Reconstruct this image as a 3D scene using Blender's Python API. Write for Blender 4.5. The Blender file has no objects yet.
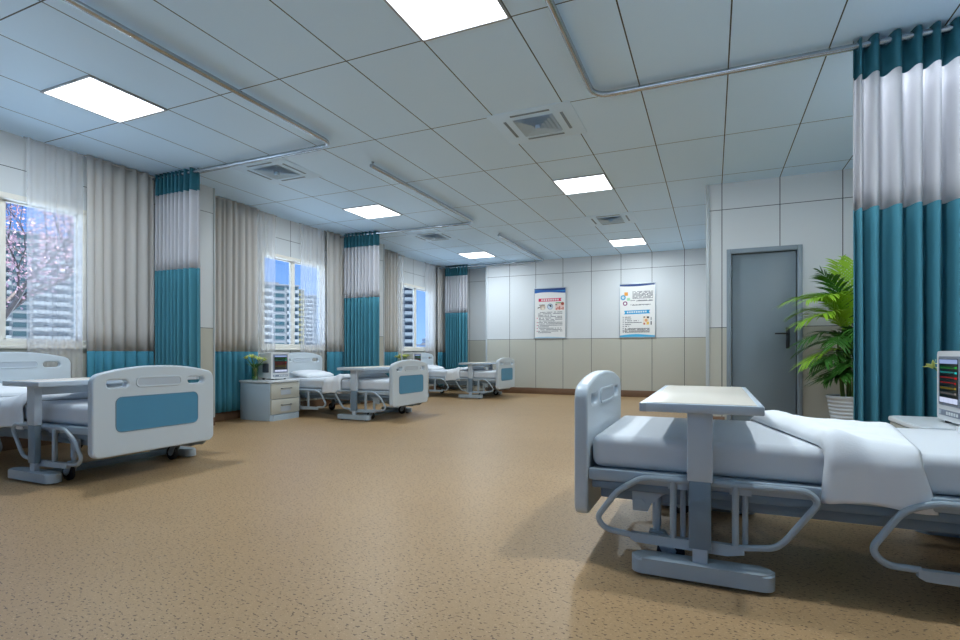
import bpy, bmesh, math, random
from mathutils import Vector, Matrix, noise
PI = math.pi
SC = bpy.context.scene
COL = SC.collection
random.seed(7)

# ------------------------------------------------------------------ materials
def lin(c):
    return tuple(((v/255)/12.92 if v/255 <= .04045 else ((v/255+.055)/1.055)**2.4) for v in c) + (1.0,)

def mat(name, rgb, rough=.5, metal=0, spec=.5, bump=0, bscale=60, var=0, vscale=8):
    m = bpy.data.materials.new(name); m.use_nodes = True
    nt = m.node_tree; b = nt.nodes['Principled BSDF']
    b.inputs['Base Color'].default_value = lin(rgb)
    b.inputs['Roughness'].default_value = rough
    b.inputs['Metallic'].default_value = metal
    b.inputs['Specular IOR Level'].default_value = spec
    if bump or var:
        tc = nt.nodes.new('ShaderNodeTexCoord')
        n = nt.nodes.new('ShaderNodeTexNoise'); n.inputs['Scale'].default_value = bscale
        nt.links.new(tc.outputs['Object'], n.inputs['Vector'])
    if bump:
        bp = nt.nodes.new('ShaderNodeBump'); bp.inputs['Strength'].default_value = bump
        bp.inputs['Distance'].default_value = .005
        nt.links.new(n.outputs['Fac'], bp.inputs['Height']); nt.links.new(bp.outputs['Normal'], b.inputs['Normal'])
    if var:
        n2 = nt.nodes.new('ShaderNodeTexNoise'); n2.inputs['Scale'].default_value = vscale
        nt.links.new(tc.outputs['Object'], n2.inputs['Vector'])
        mx = nt.nodes.new('ShaderNodeMix'); mx.data_type = 'RGBA'
        c = lin(rgb); mx.inputs[6].default_value = tuple(v*(1-var) for v in c[:3])+(1,)
        mx.inputs[7].default_value = tuple(min(1, v*(1+var)) for v in c[:3])+(1,)
        nt.links.new(n2.outputs['Fac'], mx.inputs[0]); nt.links.new(mx.outputs[2], b.inputs['Base Color'])
    return m

def emit(name, rgb, s):
    m = bpy.data.materials.new(name); m.use_nodes = True
    nt = m.node_tree; nt.nodes.clear()
    e = nt.nodes.new('ShaderNodeEmission'); e.inputs[0].default_value = lin(rgb); e.inputs[1].default_value = s
    o = nt.nodes.new('ShaderNodeOutputMaterial'); nt.links.new(e.outputs[0], o.inputs[0])
    return m

class G:
    """small node-graph helper"""
    def __init__(s, m): s.nt = m.node_tree
    def n(s, t): return s.nt.nodes.new(t)
    def l(s, a, b): s.nt.links.new(a, b)
    def math(s, op, a, b=None, c=None):
        m = s.n('ShaderNodeMath'); m.operation = op
        for i, v in enumerate((a, b, c)):
            if v is None: continue
            if isinstance(v, (int, float)): m.inputs[i].default_value = v
            else: s.l(v, m.inputs[i])
        return m.outputs[0]
    def mix(s, f, a, b):
        m = s.n('ShaderNodeMix'); m.data_type = 'RGBA'
        for i, v in ((0, f), (6, a), (7, b)):
            if isinstance(v, (int, float)): m.inputs[i].default_value = v
            elif isinstance(v, tuple): m.inputs[i].default_value = v
            else: s.l(v, m.inputs[i])
        return m.outputs[2]
    def grid(s, x, off, step, w):
        a = s.math('DIVIDE', s.math('SUBTRACT', x, off), step)
        d = s.math('ABSOLUTE', s.math('SUBTRACT', a, s.math('ROUND', a)))
        return s.math('LESS_THAN', d, w/step/2)
    def line(s, x, at, w):
        return s.math('LESS_THAN', s.math('ABSOLUTE', s.math('SUBTRACT', x, at)), w/2)

def panel_mat(name, axis, off, step, hi, lo, w=.009, zs=(1.18, 2.57), rough=.48, extra=()):
    m = mat(name, hi, rough); g = G(m); b = m.node_tree.nodes['Principled BSDF']
    geo = g.n('ShaderNodeNewGeometry'); sp = g.n('ShaderNodeSeparateXYZ'); g.l(geo.outputs['Position'], sp.inputs[0])
    h = sp.outputs[axis]; z = sp.outputs['Z']
    col = g.mix(g.math('LESS_THAN', z, zs[0]), lin(hi), lin(lo))
    ln = g.grid(h, off, step, w)
    for q in zs: ln = g.math('MAXIMUM', ln, g.line(z, q, w*.8))
    g.l(g.mix(ln, col, lin((52, 58, 62))), b.inputs['Base Color'])
    return m

M = {}
def ceiling_mat():
    m = mat('ceiling_panels', (204, 232, 255), .55); g = G(m); b = m.node_tree.nodes['Principled BSDF']
    geo = g.n('ShaderNodeNewGeometry'); sp = g.n('ShaderNodeSeparateXYZ'); g.l(geo.outputs['Position'], sp.inputs[0])
    ln = g.math('MAXIMUM', g.grid(sp.outputs['X'], .1, .6, .009), g.grid(sp.outputs['Y'], 2.97, 1.2, .009))
    g.l(g.mix(ln, lin((204, 232, 255)), lin((45, 50, 56))), b.inputs['Base Color'])
    return m

def floor_mat():
    m = mat('cork_vinyl', (176, 140, 104), .42, spec=.35); g = G(m); b = m.node_tree.nodes['Principled BSDF']
    tc = g.n('ShaderNodeTexCoord'); mp = g.n('ShaderNodeMapping'); g.l(tc.outputs['Object'], mp.inputs[0])
    mp.inputs['Scale'].default_value = (1, 1.7, 1); mp.inputs['Rotation'].default_value = (0, 0, .4)
    def nz(scale, det=2.0):
        n = g.n('ShaderNodeTexNoise'); n.inputs['Scale'].default_value = scale; n.inputs['Detail'].default_value = det
        g.l(mp.outputs[0], n.inputs['Vector']); return n.outputs['Fac']
    big, mid, fleck, fleck2 = nz(1.2), nz(28, 4), nz(62, 1.5), nz(105, 1)
    c = g.mix(big, lin((164, 133, 94)), lin((176, 145, 106)))
    c = g.mix(g.math('MULTIPLY', mid, .35), c, lin((146, 114, 80)))
    f = g.math('GREATER_THAN', fleck, .625)
    c = g.mix(g.math('MULTIPLY', f, .85), c, lin((80, 58, 40)))
    f2 = g.math('GREATER_THAN', fleck2, .67)
    c = g.mix(g.math('MULTIPLY', f2, .6), c, lin((206, 176, 142)))
    g.l(c, b.inputs['Base Color'])
    return m

def sheer_mat(name, rgb, transp, scale=0):
    m = bpy.data.materials.new(name); m.use_nodes = True
    nt = m.node_tree; nt.nodes.clear(); g = G(m)
    d = g.n('ShaderNodeBsdfDiffuse'); d.inputs[0].default_value = lin(rgb)
    t = g.n('ShaderNodeBsdfTranslucent'); t.inputs[0].default_value = lin(rgb)
    a = g.n('ShaderNodeMixShader'); a.inputs[0].default_value = .4; g.l(d.outputs[0], a.inputs[1]); g.l(t.outputs[0], a.inputs[2])
    tr = g.n('ShaderNodeBsdfTransparent')
    x = g.n('ShaderNodeMixShader'); x.inputs[0].default_value = transp; g.l(a.outputs[0], x.inputs[1]); g.l(tr.outputs[0], x.inputs[2])
    o = g.n('ShaderNodeOutputMaterial'); g.l(x.outputs[0], o.inputs[0])
    return m

def glass_mat(name, tint, refl=.06):
    m = bpy.data.materials.new(name); m.use_nodes = True
    m.node_tree.nodes.clear(); g = G(m)
    tr = g.n('ShaderNodeBsdfTransparent'); tr.inputs[0].default_value = tint
    gl = g.n('ShaderNodeBsdfGlossy'); gl.inputs['Roughness'].default_value = .03
    x = g.n('ShaderNodeMixShader'); x.inputs[0].default_value = refl; g.l(tr.outputs[0], x.inputs[1]); g.l(gl.outputs[0], x.inputs[2])
    o = g.n('ShaderNodeOutputMaterial'); g.l(x.outputs[0], o.inputs[0])
    return m

WHI, BEI = (208, 212, 214), (186, 185, 173)
M['ceiling'] = ceiling_mat(); M['floor'] = floor_mat()
M['wall_x'] = panel_mat('panel_wall_across', 'X', .1, .6, WHI, BEI)
M['wall_y'] = panel_mat('panel_wall_along', 'Y', .22, .6, WHI, BEI, w=.008)
M['skirting'] = mat('skirting_brown', (112, 84, 62), .5, var=.15, vscale=30)
M['trim'] = mat('trim_pale', (186, 194, 198), .35)
M['frame_white'] = mat('window_white', (232, 228, 218), .4)
M['glass'] = glass_mat('window_glass', (.94, .97, 1, 1), .04)
M['door'] = mat('door_grey', (116, 131, 140), .4, var=.03, vscale=3)
M['door_frame'] = mat('door_frame_grey', (128, 142, 152), .4)
M['black'] = mat('black_metal', (28, 32, 36), .35)
M['plastic'] = mat('bed_plastic', (194, 204, 211), .33, bump=.01)
M['plate'] = mat('plate_grey', (176, 186, 196), .3)
M['blue'] = mat('blue_panel', (72, 134, 166), .4, var=.03); M['rim'] = mat('panel_rim', (104, 140, 160), .4)
M['steel'] = mat('painted_steel', (164, 176, 184), .35)
M['steel_dark'] = mat('painted_steel_dark', (114, 132, 145), .35)
M['rubber'] = mat('rubber', (24, 26, 30), .6)
M['sheet'] = mat('bed_sheet', (210, 214, 218), .8, bump=.05, bscale=220)
M['duvet'] = mat('duvet_cotton', (230, 233, 236), .85, bump=.06, bscale=160)
M['laminate'] = mat('table_edge', (192, 202, 211), .3)
M['inset'] = mat('table_inset', (226, 218, 204), .25, var=.02, vscale=5)
M['cab_side'] = mat('cabinet_side', (172, 190, 204), .4)
M['cab_front'] = mat('cabinet_front', (186, 186, 176), .4)
M['cab_top'] = mat('cabinet_top', (214, 219, 222), .3)
M['chrome'] = mat('rail_chrome', (176, 184, 192), .22, .85)
M['handle'] = mat('handle_steel', (120, 124, 128), .3, .8)
M['mon'] = mat('monitor_case', (206, 208, 210), .35)
M['mon_bezel'] = mat('monitor_bezel', (120, 128, 142), .4)
M['mon_dark'] = mat('monitor_dark', (70, 78, 88), .45)
M['screen'] = mat('screen_black', (8, 9, 12), .15)
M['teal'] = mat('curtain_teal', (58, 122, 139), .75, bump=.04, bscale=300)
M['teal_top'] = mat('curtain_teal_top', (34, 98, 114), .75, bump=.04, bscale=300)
M['mesh_white'] = sheer_mat('curtain_white', (216, 216, 220), .035)
M['drape'] = sheer_mat('drape_grey', (224, 221, 217), .0)
M['drape_hem'] = mat('drape_teal', (58, 128, 150), .8)
M['sheer'] = sheer_mat('sheer_white', (236, 236, 238), .64)
M['pot'] = mat('pot_ceramic', (192, 200, 206), .25)
M['soil'] = mat('soil', (48, 36, 28), .95, bump=.6, bscale=80)
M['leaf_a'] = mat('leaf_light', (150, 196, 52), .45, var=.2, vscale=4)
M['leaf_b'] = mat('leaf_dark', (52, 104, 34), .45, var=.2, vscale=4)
M['stem'] = mat('stem_green', (76, 112, 40), .5)
M['vase'] = glass_mat('vase_glass', (.70, .86, .62, 1), .12)
M['petal'] = mat('petal_lime', (206, 214, 120), .5)
M['lamp'] = emit('lamp_diffuser', (240, 247, 255), 2.5)
M['tube_grey'] = mat('lamp_frame', (150, 156, 162), .4)
M['vent'] = mat('vent_white', (203, 230, 252), .5)
M['vent_grille'] = mat('vent_grille', (176, 200, 220), .5)
M['vent_slot'] = mat('vent_slot', (120, 138, 154), .6)
M['poster'] = mat('poster_paper', (226, 225, 222), .4)
M['alu'] = mat('poster_alu', (178, 186, 194), .35, .4)

def tmat(name, rgb): 
    if name not in M: M[name] = mat(name, rgb, .5)
    return M[name]
def glow(name, rgb, s):
    if name not in M: M[name] = emit(name, rgb, s)
    return M[name]

# ------------------------------------------------------------------ mesh helpers
def box(bm, x0, x1, y0, y1, z0, z1, bev=0, seg=2):
    r = bmesh.ops.create_cube(bm, size=1)
    vs = r['verts']
    for v in vs:
        v.co = Vector(((x0+x1)/2+v.co.x*(x1-x0), (y0+y1)/2+v.co.y*(y1-y0), (z0+z1)/2+v.co.z*(z1-z0)))
    if bev:
        es = {e for v in vs for e in v.link_edges}
        bmesh.ops.bevel(bm, geom=list(es), offset=bev, segments=seg, affect='EDGES', profile=.5)

def tube(bm, pts, r, seg=10, cap=True):
    pts = [Vector(p) for p in pts]
    n = len(pts); rings = []
    t0 = (pts[1]-pts[0]).normalized()
    up = Vector((0, 0, 1)) if abs(t0.z) < .9 else Vector((1, 0, 0))
    nrm = (up - t0*up.dot(t0)).normalized()
    for i, p in enumerate(pts):
        t = ((pts[min(i+1, n-1)]-p).normalized() + (p-pts[max(i-1, 0)]).normalized())
        t = t.normalized() if t.length > 1e-6 else t0
        nrm = (nrm - t*nrm.dot(t)).normalized(); b = t.cross(nrm)
        rr = r[i] if isinstance(r, (list, tuple)) else r
        rings.append([bm.verts.new(p+(nrm*math.cos(2*PI*k/seg)+b*math.sin(2*PI*k/seg))*rr) for k in range(seg)])
    for i in range(n-1):
        for k in range(seg):
            bm.faces.new((rings[i][k], rings[i][(k+1) % seg], rings[i+1][(k+1) % seg], rings[i+1][k]))
    if cap:
        bm.faces.new(rings[0][::-1]); bm.faces.new(rings[-1])

def fillet(pts, r, n=6):
    """round the corners of a polyline"""
    pts = [Vector(p) for p in pts]; out = [pts[0]]
    for i in range(1, len(pts)-1):
        a, p, b = pts[i-1], pts[i], pts[i+1]
        ra = min(r, (a-p).length*.48, (b-p).length*.48)
        s = p+(a-p).normalized()*ra; e = p+(b-p).normalized()*ra
        for k in range(n+1):
            t = k/n; out.append(s*(1-t)**2+p*2*t*(1-t)+e*t*t)
    out.append(pts[-1]); return out

def lathe(bm, prof, seg=24, cx=0, cy=0, capb=True, capt=False):
    rings = [[bm.verts.new((cx+r*math.cos(2*PI*k/seg), cy+r*math.sin(2*PI*k/seg), z)) for k in range(seg)] for r, z in prof]
    for a, b in zip(rings, rings[1:]):
        for k in range(seg): bm.faces.new((a[k], a[(k+1) % seg], b[(k+1) % seg], b[k]))
    if capb: bm.faces.new(rings[0][::-1])
    if capt: bm.faces.new(rings[-1])

def prism(bm, outline, z0, z1, M4=None):
    """extrude a closed xy outline from z0 to z1"""
    a = [bm.verts.new((x, y, z0)) for x, y in outline]; b = [bm.verts.new((x, y, z1)) for x, y in outline]
    n = len(a)
    bm.faces.new(a[::-1]); bm.faces.new(b)
    for k in range(n): bm.faces.new((a[k], a[(k+1) % n], b[(k+1) % n], b[k]))
    if M4 is not None:
        for v in a+b: v.co = M4 @ v.co

def rrect(cx, cy, w, h, r, n=5):
    o = []
    for sx, sy, a0 in ((1, 1, 0), (-1, 1, 90), (-1, -1, 180), (1, -1, 270)):
        for k in range(n+1):
            a = math.radians(a0+90*k/n)
            o.append((cx+sx*(w/2-r)+r*math.cos(a), cy+sy*(h/2-r)+r*math.sin(a)))
    return o

def link(name, me, m, parent=None, smooth=True, ang=35):
    o = bpy.data.objects.new(name, me); COL.objects.link(o)
    if m is not None:
        me.materials.clear(); me.materials.append(m)
    if parent is not None: o.parent = parent
    if smooth:
        me.polygons.foreach_set('use_smooth', [True]*len(me.polygons))
        me.set_sharp_from_angle(angle=math.radians(ang))
    return o

def obj(name, bm, m, parent=None, smooth=True, ang=35, fixn=True):
    me = bpy.data.meshes.new(name)
    if fixn: bmesh.ops.recalc_face_normals(bm, faces=bm.faces[:])
    bm.to_mesh(me); bm.free()
    return link(name, me, m, parent, smooth, ang)

def bx(name, dims, m, parent=None, bev=0, seg=2):
    bm = bmesh.new(); box(bm, *dims, bev=bev, seg=seg); return obj(name, bm, m, parent)

def board(name, loops, thick, bev, M4, m, parent):
    """flat board with real holes: first loop outer, the rest holes; extruded and rounded"""
    cu = bpy.data.curves.new(name, 'CURVE'); cu.dimensions = '2D'; cu.fill_mode = 'BOTH'
    cu.extrude = thick/2-bev; cu.bevel_depth = bev; cu.bevel_resolution = 3; cu.offset = -bev
    for lp in loops:
        s = cu.splines.new('POLY'); s.points.add(len(lp)-1); s.use_cyclic_u = True
        for p, (x, y) in zip(s.points, lp): p.co = (x, y, 0, 1)
    tmp = bpy.data.objects.new('tmp', cu); COL.objects.link(tmp)
    bpy.context.view_layer.update()
    me = bpy.data.meshes.new_from_object(tmp.evaluated_get(bpy.context.evaluated_depsgraph_get()))
    bpy.data.objects.remove(tmp); bpy.data.curves.remove(cu)
    me.transform(M4); me.name = name
    return link(name, me, m, parent, True, 40)

def tag(o, label, cat, group=None):
    o['label'] = label; o['category'] = cat
    if group: o['group'] = group
    return o

def thing(name, label, cat, loc=(0, 0, 0), rz=0, group=None):
    o = bpy.data.objects.new(name, None); COL.objects.link(o)
    o.location = loc; o.rotation_euler = (0, 0, rz); o.empty_display_size = .1
    return tag(o, label, cat, group)

def copy_tree(o, parent=None):
    c = o.copy(); COL.objects.link(c)
    if parent is not None: c.parent = parent
    for ch in [k for k in KIDS.get(o.name, [])]: copy_tree(ch, c)
    return c
KIDS = {}
def index_kids():
    KIDS.clear()
    for o in bpy.data.objects:
        if o.parent: KIDS.setdefault(o.parent.name, []).append(o)

def place(proto, first, loc, rz, label):
    """the first placement moves the prototype itself, later ones copy it with its parts"""
    if not first: index_kids()
    o = proto if first else copy_tree(proto)
    o.location = loc; o.rotation_euler = (0, 0, rz); o['label'] = label
    return o

def struct(o):
    o['kind'] = 'structure'; return o

# ------------------------------------------------------------------ room shell
XL, XR, YB, YF, H = -5.85, 1.85, -3.4, 11.0, 2.88
struct(bx('floor', (XL-.3, XR+.2, YB-.2, YF+.8, -.12, 0), M['floor']))
struct(bx('ceiling', (XL-.3, XR+.2, YB-.2, YF+.8, H, H+.15), M['ceiling']))

WINS = [(-1.64, -.26), (1.98, 3.36), (5.65, 7.03), (9.32, 10.72)]
WZ0, WZ1 = .95, 2.33
bm = bmesh.new()
box(bm, XL-.2, XL, YB-.2, YF+.8, 0, WZ0); box(bm, XL-.2, XL, YB-.2, YF+.8, WZ1, H)
ys = [YB-.2]+[v for w in WINS for v in w]+[YF+.8]
for a, b in zip(ys[0::2], ys[1::2]): box(bm, XL-.2, XL, a, b, WZ0, WZ1)
struct(obj('wall_left', bm, M['wall_y'], smooth=False))
struct(bx('wall_right', (XR, XR+.2, YB-.2, 6.9, 0, H), M['wall_y']))
bm = bmesh.new()
box(bm, XL-.2, XR+.2, YB-.2, YB, 0, .5); box(bm, XL-.2, XR+.2, YB-.2, YB, 2.65, H)
for a, b in ((XL-.2, -5.0), (-2.4, -1.9), (.7, XR+.2)): box(bm, a, b, YB-.2, YB, .5, 2.65)
struct(obj('wall_back', bm, M['wall_x'], smooth=False))
for i, (a, b) in enumerate(((-5.0, -2.4), (-1.9, .7))):  # unseen back windows, added to let cool daylight onto the bed fronts
    w = bpy.data.objects.new('window_%d' % (i+5), None); COL.objects.link(w); w.location = ((a+b)/2, YB, .5); struct(w)
    hw = (b-a)/2; bm = bmesh.new()
    for x0, x1, z0, z1 in ((-hw, hw, 0, .05), (-hw, hw, 2.1, 2.15), (-hw, -hw+.05, .05, 2.1), (hw-.05, hw, .05, 2.1), (-.03, .03, .05, 2.1)):
        box(bm, x0, x1, -.12, .012, z0, z1, bev=.004)
    obj('window_frame', bm, M['frame_white'], w)
    bm = bmesh.new(); box(bm, -hw+.05, hw-.05, -.084, -.078, .05, 2.1); obj('window_glass', bm, M['glass'], w)
struct(bx('wall_far', (-4.65, -.06, YF, YF+.6, 0, H), M['wall_x']))
struct(bx('wall_far_recess', (XL, -4.65, YF+.5, YF+.7, 0, H), M['wall_x']))
bm = bmesh.new()
box(bm, -.06, .16, 6.9, YF+.6, 0, H); box(bm, .91, XR+.2, 6.9, YF+.6, 0, H)
box(bm, .16, .91, 6.9, YF+.6, 2.08, H); box(bm, .16, .91, 7.0, YF+.6, 0, 2.08)
struct(obj('wall_door_side', bm, M['wall_x'], smooth=False))
for y0, y1 in ((.42, 1.0), (4.05, 4.62), (7.68, 8.26)):
    p = struct(bx('pillar', (XL, -5.55, y0, y1, 0, H), M['wall_y'], bev=.006))
    b = bx('baseboard', (XL, -5.54, y0-.012, y1+.012, 0, .1), M['skirting'], p, bev=.003)
def strip(name, dims, m):
    return struct(bx(name, dims, m, bev=.004))
strip('baseboard_far', (-4.66, -.06, YF-.018, YF, 0, .13), M['skirting'])
strip('baseboard_door', (-.06, .13, 6.885, 6.9, 0, .13), M['skirting'])
strip('baseboard_corner', (.94, XR, 6.885, 6.9, 0, .13), M['skirting'])
for i, (a, b) in enumerate(((YB, .4), (1.02, 4.03), (4.64, 7.66), (8.28, YF+.5))):
    strip('baseboard_left', (XL, XL+.018, a, b, 0, .13), M['skirting'])
strip('baseboard_right', (XR-.018, XR, YB, 6.88, 0, .13), M['skirting'])
strip('trim_1', (-4.675, -4.635, YF-.012, YF+.02, .13, H), M['trim'])
strip('trim_2', (-.075, -.035, 6.888, 6.92, .0, H), M['trim'])
for i, (y0, y1) in enumerate(((1.0, 1.0), (4.62, 4.62), (8.26, 8.26))):
    strip('trim_%d' % (i+3), (-5.565, -5.543, y0-.012, y0+.012, .1, H), M['trim'])

for i, (y0, y1) in enumerate(WINS):
    w = bpy.data.objects.new('window_%d' % (i+1), None); COL.objects.link(w); w.location = (XL, (y0+y1)/2, WZ0); struct(w)
    hw = (y1-y0)/2; hh = WZ1-WZ0; f = .05
    bm = bmesh.new()
    box(bm, -.12, .012, -hw, hw, 0, f, bev=.004); box(bm, -.12, .012, -hw, hw, hh-f, hh, bev=.004)
    box(bm, -.12, .012, -hw, -hw+f, f, hh-f, bev=.004); box(bm, -.12, .012, hw-f, hw, f, hh-f, bev=.004)
    box(bm, -.12, -.06, -.03, .03, f, hh-f, bev=.004)
    obj('window_frame', bm, M['frame_white'], w)
    bm = bmesh.new()
    for a, b in ((-hw+f, -.03), (.03, hw-f)):
        box(bm, -.1, -.07, a, a+.014, f, hh-f); box(bm, -.1, -.07, b-.014, b, f, hh-f)
        box(bm, -.1, -.07, a, b, f, f+.014); box(bm, -.1, -.07, a, b, hh-f-.014, hh-f)
    obj('window_sash', bm, M['frame_white'], w)
    bm = bmesh.new(); box(bm, -.084, -.078, -hw+f, hw-f, f, hh-f); obj('window_glass', bm, M['glass'], w)
    bx('window_sill', (-.1, .03, -hw-.03, hw+.03, -.03, 0), M['frame_white'], w, bev=.005)

d = bpy.data.objects.new('door_1', None); COL.objects.link(d); d.location = (.535, 6.9, 0); struct(d)
bx('door_leaf', (-.325, .325, .02, .065, .01, 2.03), M['door'], d, bev=.003)
bm = bmesh.new()
box(bm, -.385, -.335, -.02, .1, 0, 2.095, bev=.004); box(bm, .335, .385, -.02, .1, 0, 2.095, bev=.004)
box(bm, -.335, .335, -.02, .1, 2.04, 2.095, bev=.004)
obj('door_frame', bm, M['door_frame'], d)
bm = bmesh.new()
box(bm, .225, .262, .003, .022, .93, 1.17, bev=.005)
tube(bm, fillet([(.243, .01, 1.1), (.243, -.05, 1.1), (.11, -.05, 1.1)], .02), .009, 8)
obj('door_handle', bm, M['black'], d)
bm = bmesh.new()
for z in (.3, 1.1, 1.8): tube(bm, [(-.33, .012, z-.05), (-.33, .012, z+.05)], .008, 8)
obj('door_hinge', bm, M['door_frame'], d)

# ------------------------------------------------------------------ ceiling lights and vents
def make_light():
    t = thing('ceiling_light', '', 'ceiling light', group='recessed square ceiling panels')
    bm = bmesh.new()
    for a in ((-.3, .3, -.3, -.285), (-.3, .3, .285, .3), (-.3, -.285, -.285, .285), (.285, .3, -.285, .285)):
        box(bm, *a, -.012, .002)
    obj('light_frame', bm, M['tube_grey'], t)
    bx('light_diffuser', (-.285, .285, -.285, .285, -.008, .0), M['lamp'], t)
    return t
lp = make_light()
LIGHTS = [(-1.4, 2.67, 'square ceiling light cut by the top edge, nearest of the middle row'),
          (-1.4, 6.27, 'square ceiling light in the middle row, between two ceiling vents'),
          (-1.4, 9.84, 'square ceiling light of the middle row, nearest the poster wall'),
          (-4.4, 2.67, 'square ceiling light above the nearest window bed, nearest on the window side'),
          (-4.4, 6.28, 'square ceiling light above the middle window bed, between two curtain rails'),
          (-4.4, 9.9, 'square ceiling light above the furthest bed, on the window side'),
          (.4, 2.67, 'square ceiling light above the right foreground bed, out of view'),
          (1.27, 4.42, 'square ceiling light behind the right privacy curtain, out of view')]
for i, (x, y, lb) in enumerate(LIGHTS):
    place(lp, i == 0, (x, y, H), 0, lb)
    ld = bpy.data.lights.new('panel_lamp', 'AREA'); ld.shape = 'SQUARE'; ld.size = .13; ld.energy = 14.0 if x < 1 else 9.0; ld.color = (.85, .94, 1.0)
    lo = bpy.data.objects.new('panel_lamp', ld); COL.objects.link(lo); lo.location = (x, y, H-.012)

def make_vent():
    t = thing('ceiling_vent', '', 'air vent', group='square ceiling vents')
    bx('vent_plate', (-.36, .36, -.33, .33, -.005, 0), M['vent'], t, bev=.002)
    bm = bmesh.new()
    for k in range(5):
        s = .17-.033*k; z = -.012-.003*k
        vs = [bm.verts.new((a*s, b*s, z-.004)) for a, b in ((-1, -1), (1, -1), (1, 1), (-1, 1))]
        wsz = [bm.verts.new((a*(s-.028), b*(s-.028), z+.006)) for a, b in ((-1, -1), (1, -1), (1, 1), (-1, 1))]
        for q in range(4): bm.faces.new((vs[q], vs[(q+1) % 4], wsz[(q+1) % 4], wsz[q]))
    box(bm, -.02, .02, -.02, .02, -.04, -.005); box(bm, -.175, .175, -.175, .175, -.0075, -.005)
    obj('vent_grille', bm, M['vent_grille'], t, smooth=False)
    for a in ((-.17, .17, -.262, -.238), (-.17, .17, .238, .262), (-.262, -.238, -.17, .17), (.238, .262, -.17, .17)):
        bx('air_slot', (*a, -.008, -.004), M['vent_slot'], t)
    return t
vp = make_vent()
for i, (x, y, lb) in enumerate([(-1.4, 4.47, 'square ceiling vent beside the corner of the right curtain rail'),
                                (-1.4, 8.08, 'square ceiling vent between the two further middle ceiling lights'),
                                (-4.4, 4.47, 'square ceiling vent just past the nearest left curtain rail'),
                                (-4.4, 8.05, 'square ceiling vent just past the middle left curtain rail')]):
    place(vp, i == 0, (x, y, H), 0, lb)

# ------------------------------------------------------------------ curtains
def fold_path(widths, amp, n=8):
    """points (s, d): s along the rail, d depth; one half-wave per width"""
    pts = []; s = 0; sgn = 1
    for w in widths:
        a = amp*min(1.25, .55+.45*w/.06)
        for k in range(n):
            t = k/n
            pts.append((s+w*t, sgn*a*(math.sin(PI*t)**.6), sgn)); 
        s += w; sgn = -sgn
    pts.append((s, 0, sgn)); return pts, s

def cloth_band(name, path, z0, z1, place_fn, m, parent, taper=None, zcurve=None, nz=6, thick=.004):
    bm = bmesh.new(); rows = []
    for j in range(nz+1):
        t = j/nz; z = z0+(z1-z0)*t
        rows.append([bm.verts.new(place_fn(s, d*(taper(z) if taper else 1), z+(zcurve(d)*t if zcurve else 0))) for s, d, g in path])
    for a, b in zip(rows, rows[1:]):
        for i in range(len(path)-1): bm.faces.new((a[i], a[i+1], b[i+1], b[i]))
    o = obj(name, bm, m, parent, ang=180, fixn=False)
    if thick:
        md = o.modifiers.new('cloth', 'SOLIDIFY'); md.thickness = thick; md.offset = 0
    return o

def privacy_curtain(label, x0, y, widths, rail_z, z_bot, group, amp=.045):
    t = thing('privacy_curtain', label, 'curtain', (x0, y, 0), 0, group)
    path, L = fold_path(widths, amp)
    def fn(s, d, z): 
        w = .008*math.sin(s*23+z*1.3)*(2.8-z)/2.8
        return (s+w, d+w*.6, z)
    tp = lambda z: .85+.15*math.sin(1.2*z+.4)
    zt = rail_z+.036
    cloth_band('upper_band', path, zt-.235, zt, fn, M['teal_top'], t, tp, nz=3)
    cloth_band('white_band', path, 1.795, zt-.235, fn, M['mesh_white'], t, tp, nz=6)
    cloth_band('lower_band', path, z_bot, 1.795, fn, M['teal'], t, tp, nz=10)
    return t
RZ = 2.835
dense = lambda n, w: [w*random.uniform(.8, 1.2) for _ in range(n)]
def left_folds(): return dense(13, .034)+[.03, .05, .042, .05, .042, .048]
cg = 'teal and white privacy curtains on the window side'
privacy_curtain('tall teal and white privacy curtain beside the nearest bed on the left', -5.74, 4.02, left_folds(), RZ, .28, cg, .06)
privacy_curtain('teal and white privacy curtain beyond the middle window bed', -5.68, 7.27, left_folds(), RZ, .28, cg, .06)
privacy_curtain('furthest teal and white privacy curtain, by the far end wall', -5.64, 10.88, dense(13, .03)+[.05, .026, .05, .026, .045], RZ, .28, cg, .06)
rw = [.03, .045, .09, .10, .115, .105, .095, .05]+dense(6, .055)
privacy_curtain('largest teal and white privacy curtain, beside the potted palm on the right', .825, 4.07,
                [.024, .018, .042, .05, .058, .055, .056, .046]+dense(8, .044), RZ, .3, None, .072)

def rail(name, pts, label, ends):
    t = thing(name, label, 'curtain rail', pts[0], 0, 'ceiling curtain rails')
    o = Vector(pts[0]); loc = [Vector(p)-o for p in pts]
    bm = bmesh.new(); tube(bm, fillet(loc, .16, 8), .021, 12); obj('rail_tube', bm, M['chrome'], t)
    for e in ends:
        bm = bmesh.new(); q = Vector(e)-o
        tube(bm, [q, q+Vector((0, 0, H-RZ))], .009, 8); tube(bm, [q+Vector((0, 0, H-RZ-.006)), q+Vector((0, 0, H-RZ))], .016, 14)
        obj('ceiling_bracket', bm, M['chrome'], t)
    return t
RX = -3.26
for nm, ya, yb, lb in (('curtain_rail', 1.15, 4.02, 'L-shaped curtain rail above the nearest bed on the left'),
                       ('curtain_rail', 4.62, 7.27, 'L-shaped curtain rail above the middle window bed'),
                       ('curtain_rail', 8.22, 10.88, 'L-shaped curtain rail above the furthest bed')):
    rail(nm, [(XL+.0, yb, RZ), (RX, yb, RZ), (RX, ya, RZ)], lb, [(RX, ya+.03, RZ)])
rail('curtain_rail', [(XR, 4.07, RZ), (-.83, 4.07, RZ), (-.83, 1.0, RZ)], 'L-shaped chrome curtain rail crossing the ceiling on the right', [(-.83, 1.03, RZ)])

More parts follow.
